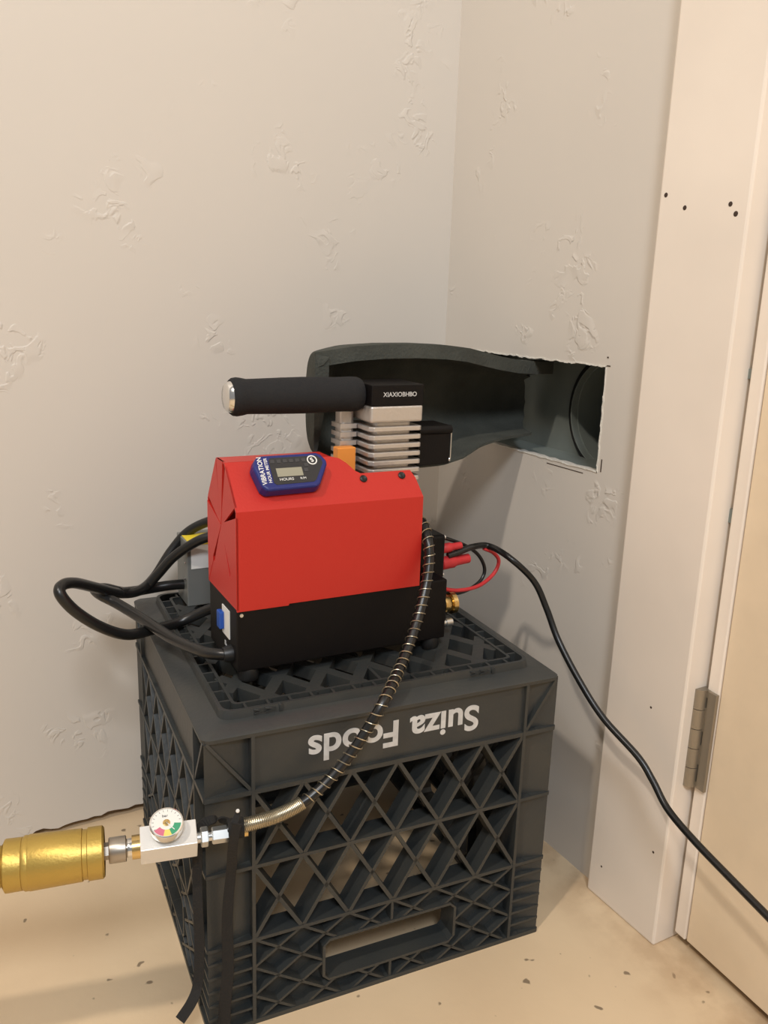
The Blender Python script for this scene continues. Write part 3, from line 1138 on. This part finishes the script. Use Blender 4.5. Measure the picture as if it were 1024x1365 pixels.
md.vertex_group = 'thick'
md = fo.modifiers.new('crisp_edges', 'EDGE_SPLIT')
md.split_angle = 0.8
tag(fo, 'charcoal foam hood curving behind the pump and torn off inside the wall hole', 'foam duct')

# ------------------------------------------------------------------ cables
GC = 'thick black cables coiled beside the compressor'


def cable(name, pts, r, material, label, cat='cable', group=None, sub=10, n=12):
    base = Vector(pts[0])
    path = [p - base for p in smooth_path(pts, sub)]
    o = MB().tube(path, r, n).build(name, material, smooth=True)
    o.location = base
    return tag(o, label, cat, group)


cable('power_cable', [at_z(311, 872, .3105), at_z(290, 872, .3100), at_z(268, 868, .3085), at_z(230, 851, .3055), at_z(190, 825, .307), at_z(157, 805, .314), at_z(134, 793, .320),
                      at_dev(127, 786, .196), at_dev(140, 784, .210), at_dev(165, 789, .213), at_dev(190, 786, .212), at_dev(210, 766, .208), at_dev(232, 742, .200), at_dev(262, 722, .185), at_dev(290, 712, .175)],
      0.0052, MT['cable'], 'thick black power cable running from the compressor end over the crate edge', 'cable')
cable('power_cable', [at_dev(290, 808, .125), at_dev(272, 815, .135), at_dev(240, 829, .142), at_dev(205, 839, .132), at_dev(170, 846, .120), at_dev(135, 836, .112), at_dev(102, 816, .108), at_dev(82, 795, .108), at_dev(81, 782, .115),
                      at_dev(98, 777, .130), at_dev(130, 784, .165), at_dev(160, 791, .190), at_dev(186, 787, .200), at_dev(206, 769, .222), at_dev(228, 735, .228), at_dev(252, 708, .225), at_dev(285, 693, .21), at_dev(320, 688, .195)],
      0.0052, MT['cable'], 'thick black cable in an open loop hanging beyond the crate edge', 'cable')
cable('power_cable', [at_dev(160, 790, .190), at_dev(180, 788, .203), at_dev(203, 784, .215), at_dev(228, 780, .215), at_dev(256, 778, .215)],
      0.0054, MT['cable'], 'thick black cable end running straight to the grey power supply', 'cable')

cable('power_cord', [at_dev(597, 741, .050), at_dev(612, 736, .050), at_dev(630, 729, .050), at_dev(652, 728, .052), at_x(680, 744, -.095), at_x(712, 775, -.072), at_x(729, 812, -.062), at_x(745, 855, -.058),  # power cord coming off the fan side
                     at_x(775, 912, -.055), at_x(805, 958, -.050), at_x(850, 1008, -.042), at_x(870, 1040, -.040), at_x(890, 1078, -.042), at_x(925, 1120, -.046), at_x(975, 1172, -.05), at_x(1024, 1222, -.055), at_x(1085, 1285, -.06)],
      0.0033, MT['cable'], 'long black power cord running from the fan down past the door hinge', 'cord')
cable('red_wire', [at_dev(570, 776, .040), at_dev(585, 783, .038), at_dev(610, 787, .038), at_dev(638, 781, .044), at_dev(658, 765, .050), at_dev(665, 748, .052), at_dev(658, 737, .053), at_dev(645, 731, .0535)],
      0.0020, MT['redrub'], 'thin red wire looping under the red terminal boots', 'wire')
cable('black_wire', [at_dev(588, 716, .06), at_dev(602, 720, .058), at_dev(622, 728, .060), at_dev(638, 740, .062), at_dev(646, 757, .062), at_dev(642, 772, .060), at_dev(628, 784, .056), at_dev(608, 791, .05), at_dev(585, 788, .046), at_dev(570, 780, .046)],
      0.0019, MT['cable'], 'thin black wire looping beside the red wire', 'wire')

# ------------------------------------------------------------------ pressure hose with its spring guard
FA = math.atan(-0.22)
FO = Vector((-0.46, -0.365, 0))
FN = Vector((-math.sin(FA), math.cos(FA), 0))


def at_f(x, y, off=0.0):
    return on_plane(x, y, FO + FN * off, FN)


hp = smooth_path([at_dev(556, 690, .030), at_dev(565, 700, .012), at_dev(571, 722, -.004), at_dev(572, 750, -.012), at_dev(566, 790, -.022), at_dev(553, 838, -.036), at_dev(535, 886, -.054), at_crate(513, 932, -.010), at_crate(487, 976, -.014),
                  at_crate(458, 1017, -.016), at_crate(428, 1050, -.018), at_crate(400, 1072, -.020), at_crate(370, 1087, -.022), at_crate(345, 1095, -.024), at_f(322, 1101), at_f(303, 1106)], 12)
hb = hp[0].copy()
hose = thing('pressure_hose', 'black high-pressure hose in a thin spring, hanging from the compressor across the crate', 'hose', Matrix.Translation(hb))
hl = [p - hb for p in hp]
MB().tube(hl, 0.0043, 12).build('hose_core', MT['cable'], hose, smooth=True)


def helix(path, R, wire, pitch, nper=14, n=6):
    fine = resample(path, pitch / nper)
    fr = frames(fine)
    pts = []
    for i, p in enumerate(fine):
        t, a, b = fr[i]
        q = 2 * PI * i / nper
        pts.append(p + a * (R * math.cos(q)) + b * (R * math.sin(q)))
    return MB().tube(pts, wire, n)


cut = 11 * 12
helix(hl[:cut + 1], 0.0052, 0.00048, 0.0078).build('spring', MT['spring'], hose, smooth=True)
MB().tube(hl[cut - 1:14 * 12 + 1], 0.0050, 14).build('spring_core', MT['spring'], hose, smooth=True)
helix(hl[cut - 1:14 * 12 + 1], 0.0052, 0.00062, 0.00135, 12).build('tight_spring', MT['spring'], hose, smooth=True)

# fittings, block and filter share one axis
A0 = at_f(262, 1117)
zax = A0.z
ux = Vector((math.cos(FA), math.sin(FA), 0))
el = math.radians(64)
back = Vector((ux.y, -ux.x, 0)).normalized()         # horizontal, towards the viewer
nz = back * math.cos(el) + Vector((0, 0, math.sin(el)))
vy = nz.cross(ux).normalized()
CEN = at_f(222, 1121)
CEN.z = zax
MB_BLOCK = basis(CEN, ux, vy, nz)


def along(P):
    return (P - CEN).dot(ux)


MXA = basis(Vector((0, 0, 0)), Vector((0, 1, 0)), Vector((0, 0, 1)), Vector((1, 0, 0)))    # lathe axis -> local x
HM = Matrix.Translation(-hb) @ MB_BLOCK
e1 = along(at_f(262, 1117))
MB().lathe([(0.0042, 0), (0.0042, 0.0062)], HM @ Matrix.Translation((e1 - 0.002, 0, 0)) @ MXA, n=20).build('thread', MT['steel'], hose, smooth=True)
MB().lathe([(0.0064, 0.0), (0.0075, 0.0008), (0.0075, 0.0052), (0.0064, 0.0060)], HM @ Matrix.Translation((e1 + 0.003, 0, 0)) @ MXA, n=6).build('hex_nut', MT['steel'], hose)
MB().lathe([(0.0040, 0), (0.0040, 0.005)], HM @ Matrix.Translation((e1 + 0.008, 0, 0)) @ MXA, n=18).build('neck', MT['chrome'], hose, smooth=True)
MB().lathe([(0.0056, 0.0), (0.0064, 0.0008), (0.0064, 0.0135), (0.0052, 0.0150)], HM @ Matrix.Translation((e1 + 0.0115, 0, 0)) @ MXA, n=6).build('hose_end_fitting', MT['steel'], hose)
MB().lathe([(0.0045, 0), (0.0045, 0.014)], HM @ Matrix.Translation((e1 + 0.025, 0, 0)) @ MXA, n=18).build('ferrule', MT['brass'], hose, smooth=True)

gauge = thing('pressure_gauge', 'small round white pressure gauge on a silver block in front of the crate corner', 'gauge', MB_BLOCK)
b0 = along(at_f(187, 1127))
MB().box(b0, e1, -0.0100, 0.0100, -0.0095, 0.0105).build('block', MT['white_block'], gauge, bevel=0.0006)
gx = along(at_f(226, 1120)) - 0.002
GZ = Matrix.Translation((gx, 0.0030, 0.0105))
MB().lathe([(0.0060, 0), (0.0060, 0.0065)], GZ, n=18).build('gauge_stem', MT['steel'], gauge, smooth=True)
MB().lathe([(0.0100, 0.0050), (0.0122, 0.0056), (0.0125, 0.0120), (0.0123, 0.0126), (0.0114, 0.0128), (0.0112, 0.0118)], GZ, n=40).build('gauge_case', MT['chrome'], gauge, smooth=True)
dial = MB().lathe([(0.0113, 0.0116), (0.0113, 0.01205)], GZ, n=40).build('dial', MT['dialw'], gauge)


def sector(a0, a1, r0, r1, z0, z1):
    mb = MB()
    n = 10
    vs = []
    for z in (z0, z1):
        for r in (r0, r1):
            for i in range(n + 1):
                q = math.radians(a0 + (a1 - a0) * i / n)
                vs.append((r * math.cos(q), r * math.sin(q), z))
    m = n + 1
    fs = []
    for i in range(n):
        fs += [(i, i + 1, m + i + 1, m + i), (2 * m + i, 3 * m + i, 3 * m + i + 1, 2 * m + i + 1), (i, 2 * m + i, 2 * m + i + 1, i + 1), (m + i, m + i + 1, 3 * m + i + 1, 3 * m + i)]
    fs += [(0, m, 3 * m, 2 * m), (n, 2 * m + n, 3 * m + n, m + n)]
    return mb.add(vs, fs, GZ)


sector(-72, -8, 0.0056, 0.0106, 0.0120, 0.01225).build('green_arc', MT['dgreen'], dial)
sector(-105, -72, 0.0056, 0.0106, 0.0120, 0.01225).build('yellow_arc', MT['dyellow'], dial)
sector(-150, -105, 0.0056, 0.0106, 0.0120, 0.01225).build('red_arc', MT['dred'], dial)
for k in range(12):
    q = math.radians(10 + k * 18)
    MB().box(0.0092, 0.0106, -0.00012, 0.00012, 0.0120, 0.01222, GZ @ Matrix.Rotation(q, 4, 'Z')).build('tick', MT['face'], dial)
text_mesh('unit_mark', 'bar', 0.0030, MT['face2'], dial, GZ @ Matrix.Translation((-0.0008, 0.0058, 0.0122)), 0.0001, 0.0, 1.1)
MB().lathe([(0.0027, 0.0120), (0.0027, 0.0126), (0.0015, 0.0129)], GZ, n=18).build('hub', MT['brass'], dial, smooth=True)
MB().box(0.0, 0.0085, -0.0003, 0.0003, 0.0126, 0.0129, GZ @ Matrix.Rotation(math.radians(-50), 4, 'Z')).build('needle', MT['white'], dial)
# coupler on the left of the block
c0 = b0
MB().lathe([(0.0088, -0.0060), (0.0088, 0.0)], Matrix.Translation((c0, 0, 0)) @ MXA, n=24).build('brass_collar', MT['brass'], gauge, smooth=True)
MB().lathe([(0.0062, -0.0105), (0.0068, -0.0095), (0.0068, -0.0060)], Matrix.Translation((c0, 0, 0)) @ MXA, n=24).build('coupler_ring', MT['chrome'], gauge, smooth=True)
MB().lathe([(0.0090, -0.0225), (0.0094, -0.0218), (0.0094, -0.0105), (0.0088, -0.0100)], Matrix.Translation((c0, 0, 0)) @ MXA, n=28).build('coupler_sleeve', MT['dull'], gauge, smooth=True)
f0 = along(at_f(138, 1133)) - 0.001
MB().lathe([(0.0062, f0), (0.0062, c0 - 0.0222)], MXA, n=6).build('hex_neck', MT['dull'], gauge)

filt = thing('air_filter', 'gold anodised cylindrical air filter in front of the left wall', 'filter', basis(CEN + ux * f0, ux, vy, nz))
f1 = along(at_f(0, 1152)) - f0


def fx(px_):
    return along(at_f(px_, 1152 - px_ * 0.123)) - f0


R0 = 0.0188
MB().lathe([(R0 - 0.001, fx(117)), (R0, fx(118)), (R0, fx(137)), (R0 - 0.0014, fx(139.5)), (0.010, 0.0)], MXA, n=48).build('knurled_cap', MT['gold'], filt, smooth=True)
MB().lathe([(R0 - 0.0008, fx(30)), (R0 + 0.0005, fx(34)), (R0 + 0.0004, fx(39)), (R0 + 0.0008, fx(40)), (R0 - 0.0002, fx(110)), (R0 - 0.0011, fx(111)), (R0 - 0.0011, fx(117))], MXA, n=48).build('barrel', MT['gold'], filt, smooth=True)
MB().lathe([(0.0145, fx(3)), (R0 - 0.0004, fx(7)), (R0 - 0.0002, fx(9)), (R0 - 0.0004, fx(30)), (R0 - 0.003, fx(31))], MXA, n=48).build('end_collar', MT['gold'], filt, smooth=True)
MB().lathe([(0.0150, fx(-3)), (0.0138, fx(4))], MXA, n=40).build('groove', MT['gold'], filt, smooth=True)
MB().lathe([(0.010, fx(-64)), (R0 - 0.002, fx(-60)), (R0 - 0.0015, fx(-4)), (R0 - 0.003, fx(-3))], MXA, n=48).build('tail_cap', MT['gold'], filt, smooth=True)
MB().lathe([(0.008, fx(-300)), (R0 - 0.001, fx(-292)), (R0 - 0.001, fx(-66)), (0.012, fx(-62))], MXA, n=48).build('rear_barrel', MT['gold'], filt, smooth=True)
MB().lathe([(0.0182, -0.0002), (0.0165, 0.0004), (0.0085, 0.0006)], MXA, n=48).build('end_face', MT['gold'], filt, smooth=True)


# ------------------------------------------------------------------ black hook-and-loop strap tied round the hose end
def ribbon(pts, w, t, mat_, name, parent, base, wdir):
    path = [p - base for p in smooth_path(pts, 8)]
    fr = frames(path)
    mb = MB()
    vs = []
    fs = []
    for i, p in enumerate(path):
        tt = fr[i][0]
        a = (Vector(wdir) - tt * tt.dot(Vector(wdir))).normalized()
        b = tt.cross(a)
        ww = (w[0] + (w[1] - w[0]) * i / (len(path) - 1)) / 2
        for sx, sy in ((-1, -1), (1, -1), (1, 1), (-1, 1)):
            vs.append(p + a * ww * sx + b * t / 2 * sy)
    for j in range(len(path) - 1):
        for k in range(4):
            fs.append((4 * j + k, 4 * j + (k + 1) % 4, 4 * j + 4 + (k + 1) % 4, 4 * j + 4 + k))
    fs.append((3, 2, 1, 0))
    fs.append(tuple(4 * (len(path) - 1) + k for k in range(4)))
    return mb.add(vs, fs).build(name, mat_, parent)


SB = at_f(314, 1104)
strap = thing('cable_strap', 'black cloth strap knotted on the hose end with two tails hanging down the crate', 'strap', Matrix.Translation(SB))
path = [SB - SB]
M_knot = Matrix.Translation((0, 0, 0)) @ basis(Vector((0, 0, 0)), ux, vy, nz)
ring(MB(), 0.0055, 0.0080, -0.006, 0.006, M_knot @ MXA, 28).build('wrap', MT['strap'], strap, smooth=True)
ribbon([at_crate(316, 1098, -.034), at_crate(311, 1125, -.030), at_crate(308, 1165, -.016), at_crate(304, 1205, -.012), at_crate(303, 1240, -.010), at_crate(304, 1290, -.009), at_crate(300, 1340, -.008), at_crate(298, 1395, -.008)],
       (0.0070, 0.0105), 0.0016, MT['strap'], 'tail', strap, SB, CR)
ribbon([at_f(312, 1098, .010), at_f(288, 1092, .012), at_f(266, 1105, .013), at_f(263, 1150, .014), at_crate(264, 1210, -.010), at_crate(266, 1260, -.012), at_crate(264, 1310, -.016), at_crate(256, 1335, -.022), at_crate(240, 1360, -.026)],
       (0.0070, 0.0085), 0.0016, MT['strap'], 'tail', strap, SB, CR)
ribbon([at_crate(312, 1098, -.032), at_crate(316, 1088, -.030), at_crate(318, 1078, -.028)], (0.006, 0.003), 0.0016, MT['strap'], 'knot_end', strap, SB, CR)
MB().lathe([(0.0012, -0.001), (0.0016, 0.0), (0.0012, 0.001)], Matrix.Translation(at_crate(317, 1081, -.031) - SB), n=10).build('strap_tip', MT['white'], strap, smooth=True)
